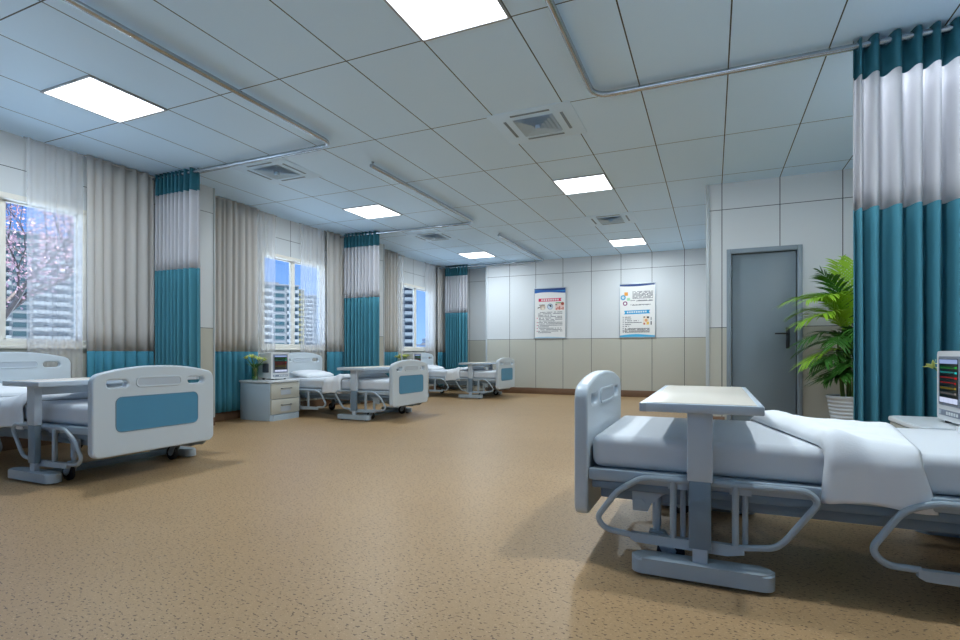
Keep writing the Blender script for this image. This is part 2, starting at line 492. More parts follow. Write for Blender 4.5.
def drape(label, y0, widths, x, sheer, group):
    path, L = fold_path(widths, .016 if sheer else .022, 6)
    if sheer:
        o = thing('sheer_curtain', label, 'sheer curtain', (x, y0, 0), 0, group)
    else:
        o = thing('window_drape', label, 'curtain', (x, y0, 0), 0, group)
    fn = lambda s, d, z: (d+.006*math.sin(9*s+z), s, z)
    tp = lambda z: .8+.2*math.sin(1.7*z+1)
    if sheer: cloth_band('sheer_cloth', path, .16, H-.01, fn, M['sheer'], o, tp, nz=8, thick=0)
    else:
        cloth_band('upper_cloth', path, .9, H-.005, fn, M['drape'], o, tp, nz=8, thick=.003)
        cloth_band('hem_band', path, .12, .9, fn, M['drape_hem'], o, tp, nz=5, thick=.003)
    bm = bmesh.new(); tube(bm, [(0, -.02, H-.02), (0, L+.02, H-.02)], .008, 8); obj('header_tape', bm, M['sheer'] if sheer else M['drape'], o)
    return o
def fill(total, w):
    r = []; s = 0
    while s < total-w*.5:
        q = w*random.uniform(.5, 1.9); r.append(q); s += q
    k = total/s; return [v*k for v in r]
DX, SX = -5.765, -5.79
dg, sg = 'grey and teal window drapes', 'white sheer window curtains'
drape('long grey drape with teal hem beside the nearest window', 3.31, fill(.70, .045), DX, False, dg)
drape('white sheer curtain over the nearest window on the far left', 2.81, fill(.48, .034), SX, True, sg)
drape('grey drape with teal hem behind the flower vase and nearer monitor', 4.66, fill(.84, .05), DX, False, dg)
drape('sheer curtain covering the near edge of the middle window', 5.5, fill(.36, .034), SX, True, sg)
drape('sheer curtain covering the far half of the middle window', 6.36, fill(.56, .034), SX, True, sg)
drape('narrow grey drape between the middle window and the middle privacy curtain', 6.94, fill(.44, .045), DX, False, dg)
drape('grey drape on the near side of the furthest window', 8.32, fill(.74, .05), DX, False, dg)
drape('narrow sheer curtain on the near edge of the furthest window', 9.06, fill(.30, .034), SX, True, sg)
drape('sheer curtain on the far half of the furthest window', 10.22, fill(.50, .034), SX, True, sg)
drape('narrow grey drape behind the furthest privacy curtain', 10.75, fill(.40, .045), DX, False, dg)

# ------------------------------------------------------------------ hospital bed  (local: x from foot to head, y across, z up)
BW, BL = .92, 1.95
TOX = Matrix(((0, 0, 1, 0), (1, 0, 0, 0), (0, 1, 0, 0), (0, 0, 0, 1)))   # board xy -> yz, thickness -> x
def end_outline(w, zb, zs, zt, r=.07, n=8):
    o = []
    for k in range(n+1):
        a = math.radians(180+90*k/n); o.append((-w/2+.05+.05*math.cos(a), zb+.05+.05*math.sin(a)))
    for k in range(n+1):
        a = math.radians(270+90*k/n); o.append((w/2-.05+.05*math.cos(a), zb+.05+.05*math.sin(a)))
    for k in range(n+1):
        a = math.radians(75*k/n); o.append((w/2-r+r*math.cos(a), zs-r+r*math.sin(a)))
    m = 18
    xa = w/2-r+r*math.cos(math.radians(75)); za = zs-r+r*math.sin(math.radians(75))
    for k in range(1, m):
        t = k/m; x = xa*(1-2*t); o.append((x, za+(zt-za)*(1-abs(1-2*t)**2.2)))
    for k in range(n+1):
        a = math.radians(105+75*k/n); o.append((-w/2+r+r*math.cos(a), zs-r+r*math.sin(a)))
    return o
def plaque(name, x, side, cy, cz, w, h, r, t, m, parent, bev=.003):
    """small raised rounded plate on the board's outer (-1) or inner (+1) face"""
    bm = bmesh.new(); prism(bm, rrect(cy, cz, w, h, r), 0, t)
    bmesh.ops.transform(bm, matrix=Matrix.Translation((x if side > 0 else x-t, 0, 0)) @ TOX, verts=bm.verts[:])
    return obj(name, bm, m, parent)
def ring(name, x0, x1, cy, cz, w, h, r, wd, m, parent):
    a = rrect(cy, cz, w, h, r); b = rrect(cy, cz, w-2*wd, h-2*wd, max(.004, r-wd))
    return board(name, [a, b], abs(x1-x0), .002, Matrix.Translation(((x0+x1)/2, 0, 0)) @ TOX, m, parent)

def make_bed():
    t = thing('hospital_bed', '', 'hospital bed', group='adjustable hospital beds')
    # footboard with two hand slots
    zs, zt = .745, .79
    hs = [rrect(sy*.30, .672, .14, .05, .024) for sy in (-1, 1)]
    fb = board('footboard', [end_outline(BW, .18, zs, zt)]+hs, .058, .012, Matrix.Translation((.029, 0, 0)) @ TOX, M['plastic'], t)
    plaque('blue_panel', 0.0, -1, 0, .46, .62, .235, .04, .004, M['blue'], fb)
    ring('panel_rim', -.006, 0.001, 0, .46, .628, .243, .043, .006, M['rim'], fb)
    for sd, x in ((-1, 0), (1, .058)):
        plaque('name_plate', x, sd, 0, .675, .33, .055, .026, .003, M['plate'], fb)
        ring('plate_rim', x-.006 if sd < 0 else x, x if sd < 0 else x+.006, 0, .675, .35, .075, .034, .011, M['plastic'], fb)
    # headboard
    hb = board('headboard', [end_outline(BW, .22, .845, .89)]+[rrect(sy*.30, .775, .14, .05, .024) for sy in (-1, 1)],
               .05, .012, Matrix.Translation((BL-.025, 0, 0)) @ TOX, M['plastic'], t)
    plaque('name_plate', BL-.05, -1, 0, .778, .36, .045, .02, .003, M['plate'], hb)
    ring('plate_rim', BL-.056, BL-.05, 0, .778, .38, .065, .03, .01, M['plastic'], hb)
    # mattress
    bm = bmesh.new(); box(bm, .066, 1.885, -.415, .415, .385, .525, bev=.04, seg=5)
    obj('mattress', bm, M['sheet'], t)
    # platform and lower frame
    bm = bmesh.new()
    for s in (-1, 1):
        y = s*.425; box(bm, .058, BL-.05, min(y-.02, y+.02), max(y-.02, y+.02), .335, .385, bev=.008)
    for x in (.08, .5, .95, 1.4, 1.86): box(bm, x-.02, x+.02, -.405, .405, .335, .375, bev=.004)
    box(bm, .1, 1.86, -.4, .4, .372, .384)
    obj('platform_frame', bm, M['steel'], t)
    bm = bmesh.new()
    for s in (-1, 1):
        y = s*.36; box(bm, .1, 1.86, y-.022, y+.022, .25, .30, bev=.006)
        y = s*.415; box(bm, .07, 1.88, y-.012, y+.012, .30, .334, bev=.004)
        for x in (.23, 1.7): box(bm, x-.03, x+.03, s*.36-.02, s*.36+.02, .28, .34)
    for x in (.14, .62, 1.2, 1.8): box(bm, x-.022, x+.022, -.33, .33, .255, .295, bev=.004)
    obj('under_frame', bm, M['steel_dark'], t)
    for s in (-1, 1):                                            # tilt brackets with a pivot disc
        bm = bmesh.new()
        out = [(.235, .345), (.24, .215), (.30, .215), (.315, .25), (.36, .29), (.40, .31), (.40, .345)]
        prism(bm, out, -.006, .006, Matrix.Translation((0, s*.40, 0)) @ Matrix.Rotation(PI/2, 4, 'X'))
        tube(bm, [(.268, s*.40, .247), (.268, s*.414, .247)], .022, 16)
        obj('tilt_bracket', bm, M['steel'], t)
    bm = bmesh.new()                                              # crank drive below the frame
    tube(bm, [(.16, 0, .235), (.95, 0, .22)], .018, 10); tube(bm, [(.95, 0, .22), (1.15, 0, .31)], .012, 8); box(bm, .3, .5, -.04, .04, .19, .25, bev=.01)
    obj('crank_drive', bm, M['steel'], t)
    for x in (.335, 1.60):
        for s in (-1, 1):
            y = s*.385
            bm = bmesh.new()
            tube(bm, [(x, y, .16), (x, y, .335)], .018, 14); tube(bm, [(x, y, .12), (x, y, .17)], .015, 10)
            for q in (-1, 1):
                prism(bm, [(-.028, .135), (.03, .135), (.055, .10), (.078, .065), (.07, .04), (.045, .035), (.025, .05), (0, .10)], -.003, .003,
                      Matrix.Translation((x, y+q*.021, 0)) @ Matrix.Rotation(PI/2, 4, 'X'))
            box(bm, x-.03, x+.03, y-.024, y+.024, .122, .138, bev=.004)
            lg = obj('leg', bm, M['steel'], t)
            bm = bmesh.new()
            cx = x+.055
            tube(bm, [(cx, y-.015, .055), (cx, y-.011, .055), (cx, y+.011, .055), (cx, y+.015, .055)], [.048, .055, .055, .048], 24)
            obj('caster_wheel', bm, M['rubber'], lg)
            bm = bmesh.new(); tube(bm, [(cx, y-.027, .055), (cx, y+.027, .055)], .012, 12); obj('wheel_hub', bm, M['plate'], lg)
    # guard rails: foot and head section on each side
    for s in (-1, 1):
        y = s*.468
        for pts, plate, posts in (
            ([(.27, .128), (.135, .142), (.10, .185), (.185, .305), (.285, .37), (.87, .372), (.905, .335), (.80, .185), (.765, .15), (.63, .132)], (.24, .66), (.405, .63)),
            ([(1.20, .14), (1.10, .142), (1.058, .19), (1.15, .335), (1.235, .37), (1.72, .372), (1.80, .34), (1.83, .26), (1.80, .16), (1.70, .135)], (1.19, 1.72), (1.36, 1.60))):
            bm = bmesh.new()
            tube(bm, fillet([(a, y, b) for a, b in pts], .036, 5), .0125, 10)
            for px in posts: tube(bm, [(px, y, .125), (px, y, .37)], .0125, 10)
            for px in posts: tube(bm, [(px+.035, y-s*.03, .14), (px+.035, y-s*.03, .36)], .011, 8)
            for px in posts: box(bm, px-.02, px+.055, min(y-s*.05, y-s*.0), max(y-s*.05, y), .335, .358)
            gr = obj('guard_rail', bm, M['steel'], t)
            bm = bmesh.new()
            x0, x1 = plate
            out = [(x0, .118), (x0+.02, .107), (x1-.06, .1), (x1, .112), (x1, .143), (x0, .143)]
            prism(bm, out, -.014, .014, Matrix.Translation((0, y, 0)) @ Matrix.Rotation(PI/2, 4, 'X'))
            obj('rail_plate', bm, M['steel'], gr)
    return t
bp = make_bed()
BEDS = [(-.55, 2.73, 0, 'hospital bed on the right in the foreground, seen from its side'),
        (-3.70, 2.62, PI, 'nearest hospital bed on the window side, blue-panelled footboard largest'),
        (-3.74, 6.23, PI, 'hospital bed in the middle of the window row, past the flower vase cabinet'),
        (-3.74, 9.88, PI, 'furthest hospital bed of the window row, near the far wall')]
for i, (x, y, rz, lb) in enumerate(BEDS): place(bp, i == 0, (x, y, 0), rz, lb)

# pillows
def make_pillow():
    bm = bmesh.new(); bmesh.ops.create_cube(bm, size=2)
    bmesh.ops.subdivide_edges(bm, edges=bm.edges[:], cuts=11, use_grid_fill=True)
    for v in bm.verts:
        x, y, z = v.co
        e = max(abs(x), abs(y)); th = (max(0, 1-abs(x)**3.2)*max(0, 1-abs(y)**3.2))**.42
        px = x*(.17-.012*y*y); py = y*(.31-.02*x*x)
        w = noise.noise(Vector((x*1.7, y*2.3, z+3)))*.010
        v.co = Vector((px, py, z*(.010+.042*th)+w*th+.012*(1-abs(z))*0))
    o = obj('pillow', bm, M['duvet'], ang=180)
    return tag(o, '', 'pillow', 'white pillows on the hospital beds')
pp = make_pillow()
for i, (bi, lb) in enumerate(((0, 'white pillow at the head of the right foreground bed'), (1, 'white pillow on the nearest window-side bed, at the left edge'),
                              (2, 'white pillow on the middle window-side bed, beside the monitor'), (3, 'white pillow on the furthest window-side bed'))):
    x, y, rz, _ = BEDS[bi]; sx = 1 if rz == 0 else -1
    o = place(pp, i == 0, (x+sx*1.70, y, .566), rz, lb); o.rotation_euler = (0, -.14 if True else 0, rz)

# folded blankets, hanging over both sides of the mattress
def blanket_mesh(flip):
    bm = bmesh.new(); NU, NV = 26, 60
    hw, rr, drop = .432, .05, .150
    Ls = [drop, rr*PI/2, 2*(hw-rr), rr*PI/2, drop]; Lt = sum(Ls)
    rows = []
    for i in range(NU+1):
        u = i/NU; row = []
        for j in range(NV+1):
            l = Lt*j/NV
            lift = .006+.046*math.exp(-((u-.16)/.20)**2)+.006*math.exp(-((u-.65)/.22)**2)
            if l < Ls[0]: y, z, side = -hw, .485-(Ls[0]-l), 1-(l/Ls[0])
            elif l < Ls[0]+Ls[1]:
                a = (l-Ls[0])/rr; y, z, side = -hw+rr*(1-math.cos(a)), .485+rr*math.sin(a), 0
            elif l < sum(Ls[:3]): y, z, side = -hw+rr+(l-Ls[0]-Ls[1]), .535, 0
            elif l < sum(Ls[:4]):
                a = PI/2-(l-sum(Ls[:3]))/rr; y, z, side = hw-rr*(1-math.cos(a)), .485+rr*math.sin(a), 0
            else: q = l-sum(Ls[:4]); y, z, side = hw, .485-q, q/drop
            top = max(0, min(1, (z-.485)/.05))
            v = y/hw
            xa = .93-.10*(v+1)-.0*side; xb = 1.21+.13*(v+1)*.5+.045*side
            xa -= .015*side
            x = xa+(xb-xa)*u
            edge = min(1, min(u, 1-u)/.07); edge = edge**.5
            nz = noise.noise(Vector((x*6, y*5, 1.3)))*.014+noise.noise(Vector((x*15, y*11, 4)))*.006
            z += top*(lift*edge+nz*edge)-(.004 if edge < .5 else 0)*top
            yo = (1-top)*(.016+.010*math.sin(u*9+1)+nz)*(1 if y > 0 else -1)*(.3+.7*edge)
            if side > .9: z += .010*math.sin(u*5+y)
            row.append(bm.verts.new((x, (y+yo)*(-1 if flip else 1), z)))
        rows.append(row)
    for a, b in zip(rows, rows[1:]):
        for j in range(NV): bm.faces.new((a[j], a[j+1], b[j+1], b[j]))
    return bm
def make_blanket(flip):
    o = obj('blanket', blanket_mesh(flip), M['duvet'], ang=180)
    md = o.modifiers.new('thick', 'SOLIDIFY'); md.thickness = .014; md.offset = 0
    return tag(o, '', 'blanket', 'white folded blankets on the hospital beds')
b0 = make_blanket(False); place(b0, True, (BEDS[0][0], BEDS[0][1], 0), 0, 'white folded blanket draped over the side of the right foreground bed')
b1 = make_blanket(True)
for i, (bi, lb) in enumerate(((1, 'white folded blanket hanging off the nearest window-side bed'), (2, 'white folded blanket hanging off the middle window-side bed'),
                              (3, 'white folded blanket hanging off the furthest window-side bed'))):
    x, y, rz, _ = BEDS[bi]; place(b1, i == 0, (x+.09, y, 0), rz, lb)

# ------------------------------------------------------------------ overbed tables
def make_table():
    t = thing('overbed_table', '', 'overbed table', group='wheel-less overbed tables')
    zt = .690
    bm = bmesh.new(); box(bm, -.215, .215, -.595, .595, zt-.036, zt-.002, bev=.004)
    tt = obj('tabletop', bm, M['laminate'], t)
    bx('top_inset', (-.192, .192, -.575, .575, zt-.004, zt), M['inset'], tt, bev=.001)
    bx('edge_corner', (-.2165, -.19, -.5965, -.57, zt-.036, zt-.0025), M['plate'], tt, bev=.003)
    for s in (-1, 1):
        y = s*.51
        bx('upper_column', (-.046, .046, y-.024, y+.024, .385, zt-.036), M['laminate'], t, bev=.006)
        bx('lower_column', (-.04, .04, y-.020, y+.020, .125, .39), M['steel_dark'], t, bev=.004)
        bx('column_stub', (-.027, .027, y-.015, y+.015, .05, .13), M['plate'], t, bev=.003)
        bm = bmesh.new()
        prism(bm, rrect(0, y, .51, .10, .045, 6), .012, .072)
        bmesh.ops.bevel(bm, geom=[e for e in bm.edges if all(v.co.z > .07 for v in e.verts)], offset=.008, segments=3, affect='EDGES')
        ft = obj('foot', bm, M['steel'], t)
        for q in (-1, 1):
            bm = bmesh.new(); tube(bm, [(q*.19, y, 0), (q*.19, y, .014)], .022, 14); obj('foot_pad', bm, M['rubber'], ft)
    bx('base_bar', (-.03, .03, -.47, .47, .022, .062), M['steel_dark'], t, bev=.005)
    bx('cross_beam', (-.016, .016, -.485, .485, zt-.10, zt-.036), M['laminate'], t, bev=.003)
    return t
tp_ = make_table()
for i, (x, y, rz, lb) in enumerate([(-.045, 2.735, 0, 'overbed table across the right foreground bed'),
                                    (-4.27, 2.63, PI, 'overbed table across the nearest window-side bed, at the left edge'),
                                    (-4.31, 6.24, PI, 'overbed table across the middle window-side bed'),
                                    (-4.31, 9.90, PI, 'overbed table across the furthest window-side bed')]):
    place(tp_, i == 0, (x, y, 0), rz, lb)

# ------------------------------------------------------------------ bedside cabinets (local front faces -x)
def make_cabinet():
    t = thing('bedside_cabinet', '', 'bedside cabinet', group='two-drawer bedside cabinets')
    bm = bmesh.new(); box(bm, -.25, .265, -.26, .26, .0, .495, bev=.004)
    obj('body', bm, M['cab_side'], t)
    bm = bmesh.new()
    out = [(-.285, -.235), (-.25, -.28), (.27, -.28), (.27, .28), (-.25, .28), (-.285, .235)]
    prism(bm, out, .495, .52); bmesh.ops.bevel(bm, geom=bm.edges[:], offset=.004, segments=2, affect='EDGES')
    obj('cabinet_top', bm, M['cab_top'], t)
    bm = bmesh.new(); prism(bm, [(-.285, -.23), (-.245, -.26), (-.245, .26), (-.285, .23)], 0, .075); obj('plinth', bm, M['cab_side'], t)
    for z0, z1 in ((.082, .272), (.28, .488)):
        dr = bx('drawer', (-.272, -.25, -.252, .252, z0, z1), M['cab_front'], t, bev=.003)
        bm = bmesh.new(); zc = z1-.075
        tube(bm, fillet([(-.272, -.085, zc), (-.305, -.085, zc), (-.305, .085, zc), (-.272, .085, zc)], .012), .006, 8)
        obj('drawer_handle', bm, M['handle'], dr)
        bm = bmesh.new(); box(bm, -.2735, -.272, -.09, .09, zc-.085, zc-.02); obj('handle_recess', bm, M['plate'], dr)
    return t
cp = make_cabinet()
CABS = [(-5.47, 5.44, PI, 'two-drawer bedside cabinet carrying a flower vase and monitor on the left'),
        (1.205, 3.49, 0, 'bedside cabinet at the right edge, behind the foreground bed'),
        (-5.47, 9.08, PI, 'bedside cabinet of the furthest bed, mostly hidden behind the middle bed')]
for i, (x, y, rz, lb) in enumerate(CABS): place(cp, i == 0, (x, y, 0), rz, lb)

# ------------------------------------------------------------------ patient monitors (local screen faces -x)
def make_monitor():
    t = thing('patient_monitor', '', 'patient monitor', group='patient monitors on the bedside cabinets')
    bm = bmesh.new()
    sec = [(-.10, .165, .015, .37), (-.03, .165, .015, .37), (.13, .155, .03, .355), (.18, .12, .05, .30)]
    rings = []
    for x, hw, z0, z1 in sec:
        rings.append([bm.verts.new((x, a, b)) for a, b in rrect(0, (z0+z1)/2, 2*hw, z1-z0, .02, 4)])
    for a, b in zip(rings, rings[1:]):
        n = len(a)
        for k in range(n): bm.faces.new((a[k], a[(k+1) % n], b[(k+1) % n], b[k]))
    bm.faces.new(rings[0][::-1]); bm.faces.new(rings[-1])
    obj('case', bm, M['mon'], t)
    bm = bmesh.new(); prism(bm, rrect(0, .218, .265, .25, .01), .0, .004); bmesh.ops.transform(bm, matrix=Matrix.Translation((-.104, 0, 0)) @ TOX, verts=bm.verts[:])
    obj('bezel', bm, M['mon_bezel'], t)
    sc = bx('screen', (-.1065, -.104, -.112, .112, .105, .33), M['screen'], t)
    X = -.1075
    def quad(name, y0, y1, z0, z1, m): return bx(name, (X, X+.0012, y0, y1, z0, z1), m, sc)
    # facing -x the viewer's left is +y
    quad('header_bar', -.11, .11,   .306, .327, glow('scr_head', (150, 170, 215), .4))
    for k in range(4): quad('soft_key', .108-.056*(k+1)+.004, .108-.056*k, .108, .134, glow('scr_key', (196, 208, 236), .45))
    cols = [('trace_green', (60, 190, 80), .286), ('trace_cyan', (60, 220, 220), .260), ('trace_red', (210, 40, 40), .234), ('trace_red', (200, 50, 40), .208), ('trace_yellow', (200, 180, 50), .183), ('trace_white', (170, 170, 170), .157)]
    for q, (nm, c, z) in enumerate(cols):
        bm = bmesh.new(); N = 60; prev = None
        for k in range(N+1):
            y = .105-.17*k/N
            ph = (k % 10)/10
            h = (.010 if q == 0 and ph == .3 else -.004 if q == 0 and ph == .4 else .006*abs(math.sin(ph*PI))**2 if q == 1 else .006*(1-ph) if q in (2, 3) else .004*math.sin(ph*2*PI))
            a = bm.verts.new((X, y, z+h-.0009)); b = bm.verts.new((X, y, z+h+.0009))
            if prev: bm.faces.new((prev[0], a, b, prev[1]))
            prev = (a, b)
        obj('trace', bm, glow(nm, c, .34), sc, smooth=False)
        for k in range(2 if q < 3 else 1):
            quad('readout', -.080-.014*k-.009, -.080-.014*k, z-.004, z+.006, glow(nm, c, .34))
    bx('key_strip', (-.103, -.1, -.13, .13, .04, .07), M['mon_bezel'], t, bev=.002)
    for k in range(5): bx('key', (-.106, -.103, -.10+.03*k-.010, -.10+.03*k+.010, .047, .063), M['cab_top'], t, bev=.002)
    bx('key', (-.106, -.103, .095, .12, .045, .066), M['plate'], t, bev=.002)
    for s in (-1, 1):
        bx('side_handle', (-.06, .045, s*.165-.012, s*.165+.004, .10, .22) if s < 0 else (-.06, .045, s*.165-.004, s*.165+.012, .10, .22), M['mon_dark'], t, bev=.008)
    bm = bmesh.new()
    for a in (-.07, .09):
        for b in (-.11, .11): tube(bm, [(a, b, 0), (a, b, .02)], .014, 10)
    obj('feet', bm, M['rubber'], t)
    return t
mp_ = make_monitor()
for i, (x, y, rz, lb) in enumerate([(-5.46, 5.51, PI, 'patient monitor beside the flower vase on the left cabinet'),
                                    (1.19, 3.39, 0, 'patient monitor cut by the right edge of the view'),
                                    (-5.46, 9.16, PI, 'patient monitor beside the furthest bed')]):
    place(mp_, i == 0, (x, y, .52), rz, lb)

# ------------------------------------------------------------------ flower vases
def make_vase(seed):
    random.seed(seed)
    t = thing('flower_vase', '', 'vase of flowers', group='glass vases of lime flowers')
    bm = bmesh.new()
    lathe(bm, [(.034, 0), (.036, .01), (.038, .08), (.042, .16), (.044, .165), (.038, .16), (.034, .08), (.03, .014)], 24, capb=True, capt=True)
    obj('glass_vase', bm, M['vase'], t)
    bm = bmesh.new(); lathe(bm, [(.001, .014), (.03, .014), (.032, .05), (.001, .05)], 16, capb=False); obj('water', bm, tmat('vase_water', (120, 150, 60)), t)
    tips = []
    for k in range(11):
        a = 2*PI*k/11+random.uniform(-.2, .2); r = random.uniform(.05, .125); h = random.uniform(.25, .31)
        tips.append(Vector((r*math.cos(a), r*math.sin(a), h)))
    bm = bmesh.new()
    for p in tips:
        tube(bm, fillet([(p.x*.06, p.y*.06, .03), (p.x*.2, p.y*.2, .17), p], .08, 4), .0035, 6)
    obj('stems', bm, M['stem'], t)
    bm = bmesh.new()
    for k in range(16):
        a = random.uniform(0, 2*PI); d = Vector((math.cos(a), math.sin(a), 0)); q = Vector((-d.y, d.x, 0))
        b0_ = d*.03+Vector((0, 0, .17)); L = random.uniform(.09, .14); prev = None
        for i in range(6):
            s = i/5; c = b0_+d*L*s*.8+Vector((0, 0, L*.8*(s-.5*s*s))); w = .014*math.sin(PI*min(.98, s*.9+.1))
            v = (bm.verts.new(c-q*w), bm.verts.new(c+q*w))
            if prev: bm.faces.new((prev[0], v[0], v[1], prev[1]))
            prev = v
    o = obj('foliage', bm, M['leaf_b'], t, fixn=False); md = o.modifiers.new('t', 'SOLIDIFY'); md.thickness = .001
    for p in tips:
        bm = bmesh.new(); ax = (p-Vector((0, 0, .12))).normalized(); u = ax.orthogonal().normalized(); w = ax.cross(u)
        for k in range(6):
            a = 2*PI*k/6; d = u*math.cos(a)+w*math.sin(a); q = ax.cross(d); prev = None
            for i in range(5):
                s = i/4; c = p+d*(.006+.03*s**1.4)+ax*(.034*s**.8); ww = .010*math.sin(PI*min(.97, .15+.8*s))
                v = (bm.verts.new(c-q*ww), bm.verts.new(c+q*ww))
                if prev: bm.faces.new((prev[0], v[0], v[1], prev[1]))
                prev = v
        o = obj('blossom', bm, M['petal'], t, fixn=False); md = o.modifiers.new('t', 'SOLIDIFY'); md.thickness = .0012
    return t
fp = make_vase(3)
for i, (x, y, rz, lb) in enumerate([(-5.53, 5.235, 0, 'glass vase of lime flowers on the left cabinet'),
                                    (1.235, 3.66, 1.0, 'vase of flowers mostly hidden behind the right-edge monitor'),
                                    (-5.53, 8.88, 2.0, 'glass vase of lime flowers on the furthest cabinet')]):
    place(fp, i == 0, (x, y, .52), rz, lb)

# ------------------------------------------------------------------ potted palm
def frond(parent, base, az, L, rise, droop, m, nleaf=20, leaf=.24):
    bm = bmesh.new()
    d = Vector((math.cos(az), math.sin(az), 0)); pts = []
    for i in range(13):
        s = i/12
        pts.append(Vector(base)+d*(L*(.15*s+.85*s*s)*rise[0])+Vector((0, 0, L*(rise[1]*s-droop*s**2.6))))
    tube(bm, pts, [.006*(1-.75*i/12)+.001 for i in range(13)], 5)
    for k in range(nleaf):
        s = .30+.70*(k+.5)/nleaf; f = s*12; i = min(11, int(f)); p = pts[i].lerp(pts[i+1], f-i)
        tan = (pts[i+1]-pts[i]).normalized(); side = tan.cross(Vector((0, 0, 1)))
        side = side.normalized() if side.length > .05 else Vector((-d.y, d.x, 0))
        up = side.cross(tan)
        ll = leaf*(.45+.75*math.sin(PI*min(1, .12+.80*(s-.3)/.7)))*random.uniform(.85, 1.1)
        for sg in (-1, 1):
            dr = (side*sg*.80+tan*(.5+.5*s)+up*.12+Vector((random.uniform(-.07, .07), random.uniform(-.07, .07), random.uniform(-.06, .06)))).normalized()
            wv = dr.cross(up).normalized(); prev = None
            for q in range(5):
                t = q/4; c = p+dr*ll*t+Vector((0, 0, -.30*ll*t*t)); w = .0095*(math.sin(PI*min(.985, .18+.80*t)))
                v = (bm.verts.new(c-wv*w), bm.verts.new(c+wv*w))
                if prev: bm.faces.new((prev[0], v[0], v[1], prev[1]))
                prev = v
    return obj('frond', bm, m, parent, ang=180, fixn=False)
random.seed(21)
PX, PY = 1.27, 6.40
palm = thing('potted_palm', 'potted palm in a ribbed white pot, between grey door and right curtain', 'potted palm', (PX, PY, 0))
bm = bmesh.new()
prof = [(.135, 0), (.142, .01)]
for k in range(90):
    z = .012+.40*k/89; prof.append((.142+.058*(z/.42)+.003*math.sin(2*PI*k/8.1), z))
prof += [(.207, .425), (.210, .445), (.205, .452), (.192, .448), (.188, .41)]
lathe(bm, prof, 40, capb=True); obj('pot', bm, M['pot'], palm, ang=60)
bm = bmesh.new(); lathe(bm, [(.001, .418), (.1, .416), (.19, .408)], 24, capb=False); obj('soil', bm, M['soil'], palm)
bm = bmesh.new()
for k in range(9):
    a = 2*PI*k/9; r = .03+.05*(k % 3)/2
    x, y = r*math.cos(a), r*math.sin(a); h = random.uniform(.9, 1.1)
    tube(bm, [(x, y, .40), (x*1.2, y*1.2, .6), (x*1.6, y*1.6, h)], [.013, .011, .007], 7)
obj('canes', bm, M['stem'], palm)
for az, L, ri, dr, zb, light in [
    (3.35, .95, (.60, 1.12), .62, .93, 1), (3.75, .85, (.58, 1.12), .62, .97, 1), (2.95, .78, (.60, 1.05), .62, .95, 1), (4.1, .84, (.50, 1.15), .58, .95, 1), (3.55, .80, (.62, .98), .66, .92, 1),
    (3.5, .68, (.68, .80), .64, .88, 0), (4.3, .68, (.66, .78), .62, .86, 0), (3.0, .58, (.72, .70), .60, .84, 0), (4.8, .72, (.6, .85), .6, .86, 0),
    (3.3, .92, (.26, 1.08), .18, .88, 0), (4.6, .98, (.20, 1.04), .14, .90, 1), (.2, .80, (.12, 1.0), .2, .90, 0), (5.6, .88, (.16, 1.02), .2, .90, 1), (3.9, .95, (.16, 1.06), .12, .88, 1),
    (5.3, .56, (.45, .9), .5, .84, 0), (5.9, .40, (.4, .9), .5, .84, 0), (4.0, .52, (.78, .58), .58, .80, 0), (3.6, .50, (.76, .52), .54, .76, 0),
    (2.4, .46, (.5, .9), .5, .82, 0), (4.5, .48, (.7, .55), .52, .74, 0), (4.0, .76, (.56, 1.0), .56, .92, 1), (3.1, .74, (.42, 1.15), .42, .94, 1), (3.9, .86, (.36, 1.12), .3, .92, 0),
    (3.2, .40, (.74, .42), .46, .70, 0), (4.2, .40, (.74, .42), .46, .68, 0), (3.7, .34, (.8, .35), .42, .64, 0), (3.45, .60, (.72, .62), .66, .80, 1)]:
    frond(palm, (.02*math.cos(az), .02*math.sin(az), zb), az, L, ri, dr, M['leaf_a'] if light else M['leaf_b'])

